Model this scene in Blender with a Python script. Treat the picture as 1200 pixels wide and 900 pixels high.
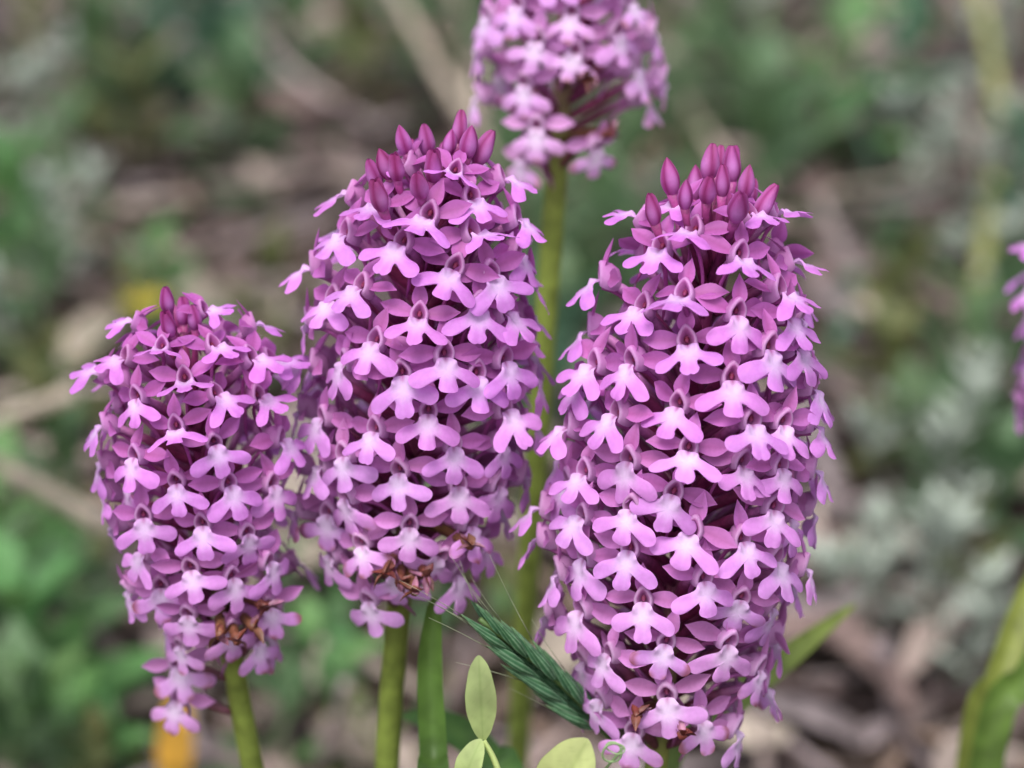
import bpy, bmesh, math, random
from mathutils import Vector, Matrix, noise

R = math.radians
rnd = random.Random(11)
for o in list(bpy.data.objects):
    bpy.data.objects.remove(o)
scene = bpy.context.scene
COL = scene.collection

# ------------------------------------------------------------------ camera
PITCH = R(22)
DIST = 0.350                 # camera to the flower heads
WID = 0.144                  # metres across the picture at that distance
FWD = Vector((0, math.cos(PITCH), -math.sin(PITCH)))
UPV = Vector((0, math.sin(PITCH), math.cos(PITCH)))
RGT = Vector((1, 0, 0))
CAM = Vector((0, 0, 0.205)) - FWD * DIST
cam_d = bpy.data.cameras.new('camera')
cam = bpy.data.objects.new('camera', cam_d)
COL.objects.link(cam)
cam.location = CAM
cam.rotation_euler = (math.pi / 2 - PITCH, 0, 0)
cam_d.sensor_width = 36
cam_d.lens = 36 * DIST / WID
cam_d.clip_start = 0.01
cam_d.clip_end = 300
cam_d.dof.use_dof = True
cam_d.dof.focus_distance = 0.343
cam_d.dof.aperture_fstop = 11.5
scene.camera = cam
scene.render.resolution_x = 1024
scene.render.resolution_y = 768

# ------------------------------------------------------------------ sky and soft sun (bright overcast)
SUN_EL, SUN_AZ = R(62), R(200)
world = bpy.data.worlds.new('World')
scene.world = world
world.use_nodes = True
wn, wl = world.node_tree.nodes, world.node_tree.links
wn.clear()
sky = wn.new('ShaderNodeTexSky')
sky.sky_type = 'NISHITA'
sky.sun_disc = False
sky.sun_elevation = SUN_EL
sky.sun_rotation = SUN_AZ
sky.air_density = 1.0
sky.dust_density = 4.0
hsv = wn.new('ShaderNodeHueSaturation')
hsv.inputs['Saturation'].default_value = 0.35      # clouds take the blue out
bg = wn.new('ShaderNodeBackground')
bg.inputs['Strength'].default_value = 0.15
wo = wn.new('ShaderNodeOutputWorld')
wl.new(sky.outputs[0], hsv.inputs['Color'])
wl.new(hsv.outputs[0], bg.inputs['Color'])
wl.new(bg.outputs[0], wo.inputs['Surface'])
sun_d = bpy.data.lights.new('sun', 'SUN')
sun_d.energy = 1.2
sun_d.angle = R(25)
sun_d.color = (1.0, 0.97, 0.93)
sun = bpy.data.objects.new('sun', sun_d)
COL.objects.link(sun)
sd = Vector((math.sin(SUN_AZ) * math.cos(SUN_EL), math.cos(SUN_AZ) * math.cos(SUN_EL), math.sin(SUN_EL)))
sun.rotation_euler = sd.to_track_quat('Z', 'Y').to_euler()
sun.location = (0, -1, 2)
vs = scene.view_settings
vs.view_transform = 'Standard'
vs.look = 'None'
vs.exposure = 0.72
vs.gamma = 1.0
vs.use_curve_mapping = False
scene.cycles.max_bounces = 4
scene.cycles.diffuse_bounces = 2
scene.cycles.transmission_bounces = 2
scene.cycles.glossy_bounces = 1


# ------------------------------------------------------------------ helpers
def P(px, py, d):
    """point seen at photo pixel (px, py) of 1200x900, d metres along the view axis"""
    k = d / DIST * WID / 1200
    return CAM + FWD * d + RGT * ((px - 600) * k) + UPV * ((450 - py) * k)


def ray(px, py):
    return (P(px, py, 1.0) - CAM).normalized()


def at_height(px, py, z):
    r = ray(px, py)
    return CAM + r * ((z - CAM.z) / r.z)


def mesh(name, verts, faces, mat, cols=None, smooth=True):
    me = bpy.data.meshes.new(name)
    me.from_pydata([tuple(v) for v in verts], [], faces)
    if cols is not None:
        a = me.color_attributes.new('Col', 'FLOAT_COLOR', 'POINT')
        flat = []
        for c in cols:
            flat.extend((c[0], c[1], c[2], 1.0))
        a.data.foreach_set('color', flat)
    if smooth:
        me.polygons.foreach_set('use_smooth', [True] * len(me.polygons))
    me.materials.append(mat)
    return me


def obj(name, data, parent=None, mw=None):
    o = bpy.data.objects.new(name, data)
    COL.objects.link(o)
    if parent:
        o.parent = parent
    if mw is not None:
        o.matrix_local = mw
    return o


def tag(o, label, cat, group=None):
    o['label'] = label
    o['category'] = cat
    if group:
        o['group'] = group
    return o


def lerp(a, b, t):
    return tuple(a[i] + (b[i] - a[i]) * t for i in range(3))


def sstep(a, b, x):
    t = max(0.0, min(1.0, (x - a) / (b - a)))
    return t * t * (3 - 2 * t)


def table(tb, t):
    if t <= tb[0][0]:
        return tb[0][1]
    for (a, va), (b, vb) in zip(tb, tb[1:]):
        if t <= b:
            return va + (vb - va) * (t - a) / (b - a)
    return tb[-1][1]


def bez(p0, p1, p2, p3, t):
    s = 1 - t
    return p0 * (s ** 3) + p1 * (3 * s * s * t) + p2 * (3 * s * t * t) + p3 * (t ** 3)


def tube(pts, rads, n=7, cols=None, base=None, cap=True):
    """verts, faces, cols of a tapering tube through pts"""
    V, F, C = ([], [], []) if base is None else base
    b0 = len(V)
    N = len(pts)
    ref = None
    for i, p in enumerate(pts):
        d = (pts[min(i + 1, N - 1)] - pts[max(i - 1, 0)]).normalized()
        if ref is None:
            ref = d.orthogonal().normalized()
        ref = (ref - d * ref.dot(d)).normalized()
        b = d.cross(ref)
        for k in range(n):
            a = 2 * math.pi * k / n
            V.append(p + (ref * math.cos(a) + b * math.sin(a)) * rads[i])
            C.append(cols[i] if cols else (1, 1, 1))
    for i in range(N - 1):
        for k in range(n):
            k2 = (k + 1) % n
            F.append((b0 + i * n + k, b0 + i * n + k2, b0 + (i + 1) * n + k2, b0 + (i + 1) * n + k))
    if cap:
        F.append(tuple(b0 + k for k in range(n))[::-1])
        F.append(tuple(b0 + (N - 1) * n + k for k in range(n)))
    return V, F, C


def grid_faces(nu, nv, b0=0):
    return [(b0 + i * nv + j, b0 + (i + 1) * nv + j, b0 + (i + 1) * nv + j + 1, b0 + i * nv + j + 1)
            for i in range(nu - 1) for j in range(nv - 1)]


# ------------------------------------------------------------------ materials
def nt(name):
    m = bpy.data.materials.new(name)
    m.use_nodes = True
    n = m.node_tree.nodes
    return m, n, m.node_tree.links, n['Principled BSDF'], n['Material Output']


def noise_node(n, l, scale, detail=3, coord='Object', dist=0.0):
    tc = n.new('ShaderNodeTexCoord')
    nz = n.new('ShaderNodeTexNoise')
    nz.inputs['Scale'].default_value = scale
    nz.inputs['Detail'].default_value = detail
    nz.inputs['Distortion'].default_value = dist
    l.new(tc.outputs[coord], nz.inputs['Vector'])
    return nz


def pigment_material(name, rough=0.5, transl=0.3, var=0.22, hue=0.012, nscale=900, namt=0.25, bump=0.15, aged=False,
                     spec=0.35):
    """thin plant tissue: pigment from the mesh, small individual differences, light passing through"""
    m, n, l, p, out = nt(name)
    at = n.new('ShaderNodeAttribute')
    at.attribute_name = 'Col'
    oi = n.new('ShaderNodeObjectInfo')
    h = n.new('ShaderNodeHueSaturation')
    mr = n.new('ShaderNodeMapRange')
    mr.inputs['To Min'].default_value = 0.5 - hue
    mr.inputs['To Max'].default_value = 0.5 + hue
    l.new(oi.outputs['Random'], mr.inputs['Value'])
    l.new(mr.outputs[0], h.inputs['Hue'])
    wn_ = n.new('ShaderNodeTexWhiteNoise')
    wn_.noise_dimensions = '1D'
    l.new(oi.outputs['Random'], wn_.inputs['W'])
    mv = n.new('ShaderNodeMapRange')
    mv.inputs['To Min'].default_value = 1 - var
    mv.inputs['To Max'].default_value = 1 + var * 0.6
    l.new(wn_.outputs['Value'], mv.inputs['Value'])
    nz = noise_node(n, l, nscale, 2, 'Object', 0.3)
    mn = n.new('ShaderNodeMapRange')
    mn.inputs['From Min'].default_value = 0.3
    mn.inputs['From Max'].default_value = 0.7
    mn.inputs['To Min'].default_value = 1 - namt
    mn.inputs['To Max'].default_value = 1 + namt * 0.5
    l.new(nz.outputs['Fac'], mn.inputs['Value'])
    mul = n.new('ShaderNodeMath')
    mul.operation = 'MULTIPLY'
    l.new(mv.outputs[0], mul.inputs[0])
    l.new(mn.outputs[0], mul.inputs[1])
    l.new(mul.outputs[0], h.inputs['Value'])
    col = at.outputs['Color']
    if aged:                                      # older flowers have lost pigment, young ones are deeper
        ag = n.new('ShaderNodeAttribute')
        ag.attribute_type = 'OBJECT'
        ag.attribute_name = 'age'
        gm = n.new('ShaderNodeGamma')
        mg = n.new('ShaderNodeMapRange')
        mg.inputs['To Min'].default_value = 1.55
        mg.inputs['To Max'].default_value = 0.82
        l.new(ag.outputs['Fac'], mg.inputs['Value'])
        l.new(mg.outputs[0], gm.inputs['Gamma'])
        l.new(col, gm.inputs['Color'])
        col = gm.outputs[0]
    l.new(col, h.inputs['Color'])
    l.new(h.outputs[0], p.inputs['Base Color'])
    p.inputs['Roughness'].default_value = rough
    p.inputs['Specular IOR Level'].default_value = spec
    if bump:
        b = n.new('ShaderNodeBump')
        b.inputs['Strength'].default_value = bump
        b.inputs['Distance'].default_value = 0.0004
        l.new(nz.outputs['Fac'], b.inputs['Height'])
        l.new(b.outputs[0], p.inputs['Normal'])
    if transl:
        tr = n.new('ShaderNodeBsdfTranslucent')
        l.new(h.outputs[0], tr.inputs['Color'])
        mx = n.new('ShaderNodeMixShader')
        mx.inputs[0].default_value = transl
        l.new(p.outputs[0], mx.inputs[1])
        l.new(tr.outputs[0], mx.inputs[2])
        l.new(mx.outputs[0], out.inputs['Surface'])
    return m


M_PETAL = pigment_material('petal_tissue', 0.55, 0.32, 0.12, 0.010, 1400, 0.07, 0, aged=True)
M_OVARY = pigment_material('ovary_tissue', 0.45, 0.0, 0.25, 0.015, 900, 0.35, 0)
M_STEM = pigment_material('stem_tissue', 0.42, 0.12, 0.10, 0.006, 260, 0.35, 0.15)
M_LEAF = pigment_material('leaf_tissue', 0.5, 0.30, 0.25, 0.02, 220, 0.35, 0)
M_WOOL = pigment_material('woolly_leaf_tissue', 0.9, 0.2, 0.2, 0.015, 500, 0.3, 0, spec=0.1)
M_DRY = pigment_material('dry_plant_tissue', 0.75, 0.12, 0.2, 0.01, 180, 0.5, 0, spec=0.2)
M_GRAIN = pigment_material('grass_husk_tissue', 0.5, 0.15, 0.12, 0.008, 700, 0.3, 0.2)


def soil_material():
    m, n, l, p, out = nt('soil')
    a = noise_node(n, l, 9, 8, 'Object', 0.6)
    b = noise_node(n, l, 160, 6, 'Object')
    r1 = n.new('ShaderNodeValToRGB')
    e = r1.color_ramp.elements
    e[0].position, e[0].color = 0.32, (0.020, 0.015, 0.013, 1)
    e[1].position, e[1].color = 0.72, (0.110, 0.085, 0.072, 1)
    l.new(a.outputs['Fac'], r1.inputs[0])
    r2 = n.new('ShaderNodeValToRGB')
    e = r2.color_ramp.elements
    e[0].position, e[0].color = 0.35, (0.35, 0.33, 0.32, 1)
    e[1].position, e[1].color = 0.7, (1.3, 1.2, 1.1, 1)
    l.new(b.outputs['Fac'], r2.inputs[0])
    mx = n.new('ShaderNodeMix')
    mx.data_type = 'RGBA'
    mx.blend_type = 'MULTIPLY'
    mx.inputs[0].default_value = 1
    l.new(r1.outputs[0], mx.inputs[6])
    l.new(r2.outputs[0], mx.inputs[7])
    l.new(mx.outputs[2], p.inputs['Base Color'])
    p.inputs['Roughness'].default_value = 0.95
    p.inputs['Specular IOR Level'].default_value = 0.1
    bp = n.new('ShaderNodeBump')
    bp.inputs['Strength'].default_value = 0.8
    bp.inputs['Distance'].default_value = 0.004
    l.new(b.outputs['Fac'], bp.inputs['Height'])
    l.new(bp.outputs[0], p.inputs['Normal'])
    return m


M_SOIL = soil_material()


# ------------------------------------------------------------------ ground: one sheet, fine near, out to the horizon
def ground_z(x, y):
    f = math.exp(-(x * x + (y - 0.8) ** 2) / 60.0)
    return f * (0.012 * noise.noise(Vector((x * 4, y * 4, 0))) + 0.006 * noise.noise(Vector((x * 15, y * 15, 3)))) - 0.012


def axis_steps(fine, half, far):
    s = [0.0]
    step = fine
    while s[-1] < far:
        if s[-1] > half:
            step *= 1.35
        s.append(s[-1] + step)
    return [-v for v in s[:0:-1]] + s


xs = axis_steps(0.02, 0.9, 120)
ys = [v + 0.9 for v in axis_steps(0.02, 1.3, 120)]
gv = [(x, y, ground_z(x, y)) for x in xs for y in ys]
g = obj('ground', mesh('ground', gv, grid_faces(len(xs), len(ys)), M_SOIL))
g['kind'] = 'structure'
g['label'] = 'brown soil under dry litter'

# ------------------------------------------------------------------ orchid flower pieces (millimetres, x right, y outwards, z up)
MM = 0.001
PINK = (0.76, 0.355, 0.80)
PALE = (0.88, 0.70, 0.94)
SEPAL = (0.62, 0.235, 0.56)
THROAT = (0.33, 0.060, 0.20)
BUDC = (0.50, 0.085, 0.34)
OVARY = (0.22, 0.030, 0.110)
BROWN = (0.30, 0.075, 0.025)


def catmull(pts, per):
    out = []
    n = len(pts)
    for i in range(n):
        p0, p1, p2, p3 = (Vector(pts[(i + k - 1) % n]) for k in range(4))
        for s in range(per):
            t = s / per
            out.append(0.5 * ((2 * p1) + (p2 - p0) * t + (2 * p0 - 5 * p1 + 4 * p2 - p3) * t * t
                              + (3 * p1 - p0 - 3 * p2 + p3) * t ** 3))
    return out


def lip_data(seed, tips=0.0):
    q = random.Random(seed)
    half = [(0.85, 0.15), (1.45, -0.45), (1.7, -1.05), (2.55, -1.42), (3.75, -1.72), (4.7, -2.35), (5.05, -3.2),
            (4.7, -4.0), (3.75, -4.3), (2.55, -3.85), (1.6, -3.22), (1.2, -3.2), (1.2, -3.8), (1.36, -4.5),
            (1.12, -5.15), (0.48, -5.5)]
    sides = []
    for s in (1, -1):
        lw, ll, dz = q.uniform(0.9, 1.1), q.uniform(0.92, 1.08), q.uniform(-0.25, 0.25)
        ml, mwid = q.uniform(0.92, 1.1), q.uniform(0.9, 1.15)
        pts = []
        for i, (x, z) in enumerate(half):
            if 3 <= i <= 10:
                f = (x - 1.5) / 3.3
                cz = -2.3 - f * 0.6
                x2 = 1.5 + (x - 1.5) * ll
                z2 = cz + (z - cz) * lw + dz * f * 2
            elif i >= 12:
                x2, z2 = x * mwid, -3.2 + (z + 3.2) * ml
            else:
                x2, z2 = x, z
            pts.append((s * (x2 + q.uniform(-.05, .05)), z2 + q.uniform(-.05, .05)))
        sides.append(pts)
    outline = catmull([(0, 0.25)] + sides[0] + [(0, -5.45)] + sides[1][::-1], 3)
    c = Vector((0, -2.05))
    V, C, F = [], [], []
    N = len(outline)
    rings = (0.0, 0.28, 0.52, 0.72, 0.88, 1.0)
    curl = q.uniform(0.02, 0.06)
    mcurl = q.uniform(-0.03, 0.06)
    ph = q.uniform(0, 6)

    def put(x, z, s):
        y = -curl * x * x - mcurl * min(0, z + 2.8) ** 2
        for sx in (-1, 1):
            y += 0.6 * math.exp(-((x - sx * 1.3) ** 2 / 0.12 + (z + 0.75) ** 2 / 0.45))
        y -= 0.28 * math.exp(-(x * x) / 0.3) * sstep(-3.0, -0.5, z)
        y += 0.10 * math.sin(x * 2.1 + ph) * s + 0.09 * math.sin(z * 2.6 + ph * 2) * s
        y -= 0.18 * s ** 6
        V.append((x * MM, y * MM, z * MM))
        d = math.hypot(x * 0.72, (z + 1.3) * 0.62)
        k = 0.12 + 0.88 * sstep(0.25, 2.0, d)
        vein = 0.06 * math.sin(math.atan2(x, z - 0.6) * 26)
        col = lerp(PALE, PINK, max(0, min(1, k + vein * k)))
        th = sstep(0.55, 0.0, abs(x)) * sstep(-1.1, 0.1, z)
        col = lerp(col, lerp(THROAT, SEPAL, 0.5), 0.8 * th)
        if tips:
            col = lerp(col, BROWN, tips * sstep(3.3, 4.2, math.hypot(x * 0.92, (z + 1) * 1.0)) * sstep(.62, 1, s)
                       * (0.55 + 0.45 * math.sin(x * 2.2 + ph)))
        C.append(col)

    put(c.x, c.y, 0)
    for s in rings[1:]:
        for p in outline:
            v = c + (p - c) * s
            put(v.x, v.y, s)
    for k in range(N):
        F.append((0, 1 + k, 1 + (k + 1) % N))
    for r in range(len(rings) - 2):
        for k in range(N):
            a, b = 1 + r * N + k, 1 + r * N + (k + 1) % N
            F.append((a, a + N, b + N, b))
    return V, F, C


def blade_data(L, W, seed, cup=0.25, bend=0.0, peak=0.42, c0=SEPAL, c1=SEPAL, nu=9, nv=5):
    """pointed petal along +z, width along x, cupped towards +y"""
    q = random.Random(seed)
    V, C = [], []
    tw = q.uniform(-0.2, 0.2)
    for i in range(nu):
        u = i / (nu - 1)
        if u < peak:
            w = 0.45 + 0.55 * math.sin(u / peak * math.pi / 2)
        else:
            w = math.cos((u - peak) / (1 - peak) * math.pi / 2) ** 1.15
        w = max(w * W / 2, 0.02)
        for j in range(nv):
            v = -1 + 2 * j / (nv - 1)
            x, z = w * v, L * u
            y = cup * (v * v) * w * 1.1 + bend * u * u * L + tw * x * u
            V.append((x * MM, y * MM, z * MM))
            k = 0.5 * abs(v) ** 2 + 0.5 * u
            cc = lerp(c0, c1, k)
            if j == nv // 2:
                cc = lerp(cc, THROAT, 0.18)
            C.append(cc)
    return V, grid_faces(nu, nv), C


def hood_data(seed):
    """helmet of the two upper petals round the dark throat"""
    q = random.Random(seed)
    V, F, C = [], [], []
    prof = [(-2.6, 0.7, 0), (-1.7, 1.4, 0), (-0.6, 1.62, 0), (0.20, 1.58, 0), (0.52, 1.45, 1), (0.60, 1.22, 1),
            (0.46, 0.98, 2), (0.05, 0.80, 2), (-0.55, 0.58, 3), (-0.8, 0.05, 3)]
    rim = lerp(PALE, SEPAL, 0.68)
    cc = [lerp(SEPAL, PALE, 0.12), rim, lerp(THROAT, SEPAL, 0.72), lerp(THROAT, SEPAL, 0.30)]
    na = 21
    for pi_, (y, r, k) in enumerate(prof):
        for a_ in range(na):
            a = R(-135 + 270 * a_ / (na - 1))
            e = abs(a) / R(135)
            rx = r * (1.0 - 0.10 * e)
            rz = r * (1.05 + 0.42 * max(0, math.cos(a)) ** 5)
            over = (0.75 * (1 - e) ** 1.5) * sstep(-1.0, 0.5, y) * (1 if pi_ < 7 else 0.5)
            yy = y - 0.5 * e * e + over
            V.append((math.sin(a) * rx * MM, yy * MM, (math.cos(a) * rz + 0.50) * MM))
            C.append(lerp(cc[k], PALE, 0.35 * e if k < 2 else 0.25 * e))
    F = grid_faces(len(prof), na)
    # pollinia cap and stigma inside the throat
    b = len(V)
    for i in range(5):
        for j in range(6):
            th, phi = math.pi * i / 4, 2 * math.pi * j / 6
            V.append((0.40 * math.sin(th) * math.cos(phi) * MM, (-0.30 + 0.35 * math.sin(th) * math.sin(phi)) * MM,
                      (0.95 + 0.6 * math.cos(th)) * MM))
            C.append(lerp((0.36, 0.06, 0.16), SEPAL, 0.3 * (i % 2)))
    for i in range(4):
        for j in range(6):
            F.append((b + i * 6 + j, b + i * 6 + (j + 1) % 6, b + (i + 1) * 6 + (j + 1) % 6, b + (i + 1) * 6 + j))
    return V, F, C


def spur_data(seed):
    q = random.Random(seed)
    sx = q.uniform(-1.5, 1.5)
    pts = [bez(Vector((0, -0.6, -0.6)), Vector((0, -4, -0.2)), Vector((sx, -7, -2)), Vector((sx * 1.6, -9, -6)), t / 7)
           * MM for t in range(8)]
    return tube(pts, [r * MM for r in (0.55, 0.42, 0.36, 0.33, 0.32, 0.30, 0.27, 0.12)], 6,
                [lerp(SEPAL, BUDC, 0.3)] * 8)


def bud_data(seed):
    q = random.Random(seed)
    V, C = [], []
    nu, na = 11, 24
    ph = q.uniform(0, 6)
    lean = q.uniform(-0.4, 0.4)
    fat = q.uniform(0.78, 1.0)
    openness = q.choice((0, 0, 0.5, 0.9))
    for i in range(nu):
        u = i / (nu - 1)
        r = 1.62 * fat * (math.sin(math.pi * min(1, u * 0.93 + 0.07)) ** 0.75) * (1.0 - 0.35 * u) + 0.03
        for k in range(na):
            a = 2 * math.pi * k / na
            seam = abs(math.sin(1.5 * a + ph + u * 0.6))
            rr = r * (0.80 + 0.24 * seam ** 0.45) + openness * 0.75 * seam ** 1.5 * sstep(0.55, 1, u)
            V.append(((rr * math.cos(a) + lean * u * u) * MM, rr * math.sin(a) * MM, (5.2 * u) * MM))
            c = lerp(BUDC, lerp(PINK, PALE, 0.15), 0.75 * (1 - abs(u - 0.45) * 1.5) * seam)
            C.append(lerp(c, THROAT, 0.6 * (1 - seam) ** 2 + 0.35 * sstep(0.75, 1, u)))
    F = [(i * na + k, i * na + (k + 1) % na, (i + 1) * na + (k + 1) % na, (i + 1) * na + k)
         for i in range(nu - 1) for k in range(na)]
    return V, F, C


LIPS = [mesh('lip', *(lambda d: (d[0], d[1], M_PETAL, d[2]))(lip_data(40 + i))) for i in range(9)]
LIPS_OLD = [mesh('lip', *(lambda d: (d[0], d[1], M_PETAL, d[2]))(lip_data(80 + i, 0.9))) for i in range(5)]
SEP_PALE = lerp(SEPAL, PINK, 0.45)
SEPALS = [mesh('lateral_sepal', *(lambda d: (d[0], d[1], M_PETAL, d[2]))(
    blade_data(5.0 + 0.25 * (i % 3), 2.75, 200 + i, 0.22 + 0.08 * (i % 2), (-0.10, 0.06, 0.0)[i % 3], 0.5, SEPAL, SEP_PALE)))
    for i in range(6)]
DORSALS = [mesh('dorsal_sepal', *(lambda d: (d[0], d[1], M_PETAL, d[2]))(
    blade_data(4.6, 2.5, 300 + i, 0.3, (0.05, -0.1, 0.12)[i], 0.3, SEPAL, SEP_PALE))) for i in range(3)]
HOODS = [mesh('hood', *(lambda d: (d[0], d[1], M_PETAL, d[2]))(hood_data(400 + i))) for i in range(2)]
SPURS = [mesh('spur', *(lambda d: (d[0], d[1], M_PETAL, d[2]))(spur_data(500 + i))) for i in range(4)]
BUDS = [mesh('bud', *(lambda d: (d[0], d[1], M_PETAL, d[2]))(bud_data(600 + i))) for i in range(9)]


def frame(n, up, roll=0.0):
    y = n.normalized()
    z = (up - y * up.dot(y)).normalized()
    x = y.cross(z)
    m = Matrix((x, y, z)).transposed().to_4x4()
    return m @ Matrix.Rotation(roll, 4, 'Y')


def head(root, spec):
    """one orchid flower head on its axis; spec holds the axis, the outline and the flowers one can make out"""
    q = random.Random(spec['seed'])
    A, B = spec['base'], spec['tip']
    ax = (B - A)
    Lax = ax.length
    ax.normalize()
    prof = spec['profile']
    S = spec['scale']
    kpx = spec['depth'] / DIST * WID / 1200

    def rad(t):
        return table(prof, t) * kpx

    placed = []

    def add(p, roll=0.0, explicit=True, turn=0.0):
        t = (p - A).dot(ax) / Lax
        placed.append((p, t, roll, explicit, turn))

    for e in spec.get('flowers', []):
        r = ray(e[0], e[1])
        best = None
        hit = None
        d = spec['depth'] - 0.05
        while d < spec['depth'] + 0.03:
            p = CAM + r * (d / r.dot(FWD))
            t = (p - A).dot(ax) / Lax
            dist = (p - A - ax * (t * Lax)).length
            ex = dist - rad(min(1, max(0, t)))
            if best is None or ex < best[0]:
                best = (ex, p)
            if ex <= 0:
                hit = p
                break
            d += 0.0004
        add(hit if hit is not None else best[1], R(e[2]) if len(e) > 2 else q.gauss(0, R(7)), True, e[3] if len(e) > 3 else 0.0)
    # the rest of the head, evenly between those
    gap = spec['gap']
    tries = 0
    t0 = spec.get('fill_from', 0.03)
    t1 = spec.get('fill_to', 0.93)
    back = -FWD
    while tries < 900:
        cand = None
        for _ in range(24):
            t = q.uniform(t0, t1)
            if q.random() > rad(t) / (155 * kpx):
                continue
            a = q.uniform(0, 2 * math.pi)
            o1 = ax.orthogonal().normalized()
            o2 = ax.cross(o1)
            rv = o1 * math.cos(a) + o2 * math.sin(a)
            if rv.dot(back) > spec.get('fill_front', 2):
                continue
            p = A + ax * (t * Lax) + rv * rad(t)
            if 'xmax' in spec:                   # no room where the next head stands
                v = p - CAM
                if 600 + v.x / v.dot(FWD) * DIST * 1200 / WID > spec['xmax'] and v.dot(FWD) < spec['depth'] + 0.012:
                    continue
            dm = min([(p - w[0]).length for w in placed] or [9])
            if cand is None or dm > cand[0]:
                cand = (dm, p)
        tries += 1
        if cand and cand[0] > gap:
            add(cand[1], q.gauss(0, R(10)), False)
    # rachis
    M = root.matrix_world
    for (p, t, roll, explicit, turn) in placed:
        tt = min(1, max(0, t))
        foot = A + ax * (t * Lax)
        radial = (p - foot)
        if radial.length < 1e-4:
            radial = back
        radial = radial.normalized()
        el = R(table(spec.get('elev', [(0, 2), (0.3, 10), (0.6, 16), (0.8, 30), (0.9, 42), (1, 55)]), tt)) + q.gauss(0, R(8))
        n = radial * math.cos(el) + ax * math.sin(el)
        if turn:                                  # nodding outwards to the open side
            n = (n * (1 - turn) + back * turn).normalized()
        swing = q.gauss(0, R(9 if explicit else 14))
        n = Matrix.Rotation(swing, 3, ax) @ n
        jit = q.uniform(-0.0008, 0.0012) if explicit else q.uniform(-0.0025, 0.0012)
        s = S * q.uniform(0.93, 1.06) * (1 - 0.18 * sstep(0.8, 1.0, tt))
        m = frame(n, ax, roll)
        m.translation = p + radial * jit
        age = max(0, min(1, 0.88 * (1 - tt) ** 1.0 + q.uniform(-0.06, 0.06) + spec.get('age', 0)))
        minv = m.inverted()
        a0 = minv @ m.translation - Vector((0, 1.7 * MM * s, -0.3 * MM * s))
        back_off = min(0.011, 0.75 * (p - foot).length)
        a3 = minv @ (foot - ax * back_off * (0.55 + 0.5 * tt) + radial * 0.0012)
        a1 = a0 + Vector((0, -0.005, 0)) * s
        a2 = a3 + (minv.to_3x3() @ (radial * 0.55 + ax * 0.35)) * 0.006
        pts = [bez(a0, a1, a2, a3, i / 8) for i in range(9)]
        og = lerp(OVARY, (0.10, 0.12, 0.03), 0.35 * max(0, 0.35 - tt) / 0.35)
        oc = [lerp(SEPAL, og, sstep(0, 0.5, i / 8)) for i in range(9)]
        rr = [r * MM * s for r in (0.75, 0.72, 0.78, 0.9, 0.95, 0.92, 0.85, 0.75, 0.6)]
        V, F, C = tube(pts, rr, 7, oc)
        fl = obj('flower', mesh('flower', V, F, M_OVARY, C), root, m)
        old = explicit and len(spec.get('old', [])) and False
        tipbrown = q.random() < (0.8 * sstep(0.42, 0.05, tt) + spec.get('brown', 0))
        lm = q.choice(LIPS_OLD if tipbrown else LIPS)
        tilt = R(table([(0, 2), (0.5, 10), (0.8, 24), (1, 40)], tt)) + q.gauss(0, R(10))
        sc = Matrix.Scale(s, 4)
        kids = [('lip', lm, sc @ Matrix.Translation((0, 0.0006, 0)) @ Matrix.Rotation(tilt, 4, 'X') @
                 Matrix.Diagonal((q.uniform(0.94, 1.05) * q.choice((-1, 1)), 1, q.uniform(0.92, 1.08), 1)))]
        kids.append(('hood', q.choice(HOODS), sc))
        for sx in (-1, 1):
            mm = (Matrix.Translation((sx * 0.0011, -0.0007, 0.0011)) @ Matrix.Rotation(R(sx * (82 + q.uniform(-12, 16) - 32 * sstep(0.62, 1.0, tt))), 4, 'Y')
                  @ Matrix.Rotation(R(q.uniform(-6, 24)), 4, 'X') @ Matrix.Rotation(R(sx * q.uniform(-25, 25)), 4, 'Z'))
            kids.append(('lateral_sepal', q.choice(SEPALS), sc @ mm))
        mm = Matrix.Translation((0, 0.0002, 0.0017)) @ Matrix.Rotation(R(q.uniform(-14, 12)), 4, 'X') @ \
            Matrix.Rotation(R(q.uniform(-9, 9)), 4, 'Y')
        kids.append(('dorsal_sepal', q.choice(DORSALS), sc @ mm))
        if radial.dot(back) > -0.5:
            kids.append(('spur', q.choice(SPURS), sc))
        for (nm, me, mm) in kids:
            c = obj(nm, me, fl, mm)
            c['age'] = age
    # buds on their stalks
    for b in spec.get('buds', []):
        p = P(b[0], b[1], spec['tipdepth'] + (b[2] if len(b) > 2 else q.uniform(-7, 7)) * MM)
        t = (p - A).dot(ax) / Lax
        foot = A + ax * (t * Lax - 0.015 - q.uniform(0, 0.004))
        d = (p - foot).normalized()
        d = (d + ax * 0.35 + Vector((q.gauss(0, .12), q.gauss(0, .12), q.gauss(0, .08)))).normalized()
        s = S * (b[3] if len(b) > 3 else 1.0) * q.uniform(0.82, 1.08)
        m = d.to_track_quat('Z', 'Y').to_matrix().to_4x4() @ Matrix.Rotation(q.uniform(0, 6), 4, 'Z') @ Matrix.Scale(s, 4)
        m.translation = p - d * 2.6 * MM * s
        bo = obj('bud', q.choice(BUDS), root, m)
        bo['age'] = q.uniform(0.15, 0.45)
        minv = m.inverted()
        a0 = Vector((0, 0, 0.0004))
        a3 = minv @ foot
        pts = [bez(a0, a0 + Vector((0, 0, -0.004)), a3 + (minv.to_3x3() @ ax) * 0.004, a3, i / 7) for i in range(8)]
        V, F, C = tube(pts, [r * MM for r in (0.8, 0.62, 0.62, 0.72, 0.8, 0.8, 0.75, 0.7)], 7,
                       [lerp(BUDC, OVARY, 0.35 + 0.65 * sstep(0, 0.5, i / 7)) for i in range(8)])
        obj('ovary', mesh('ovary', V, F, M_OVARY, C), bo)
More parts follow.
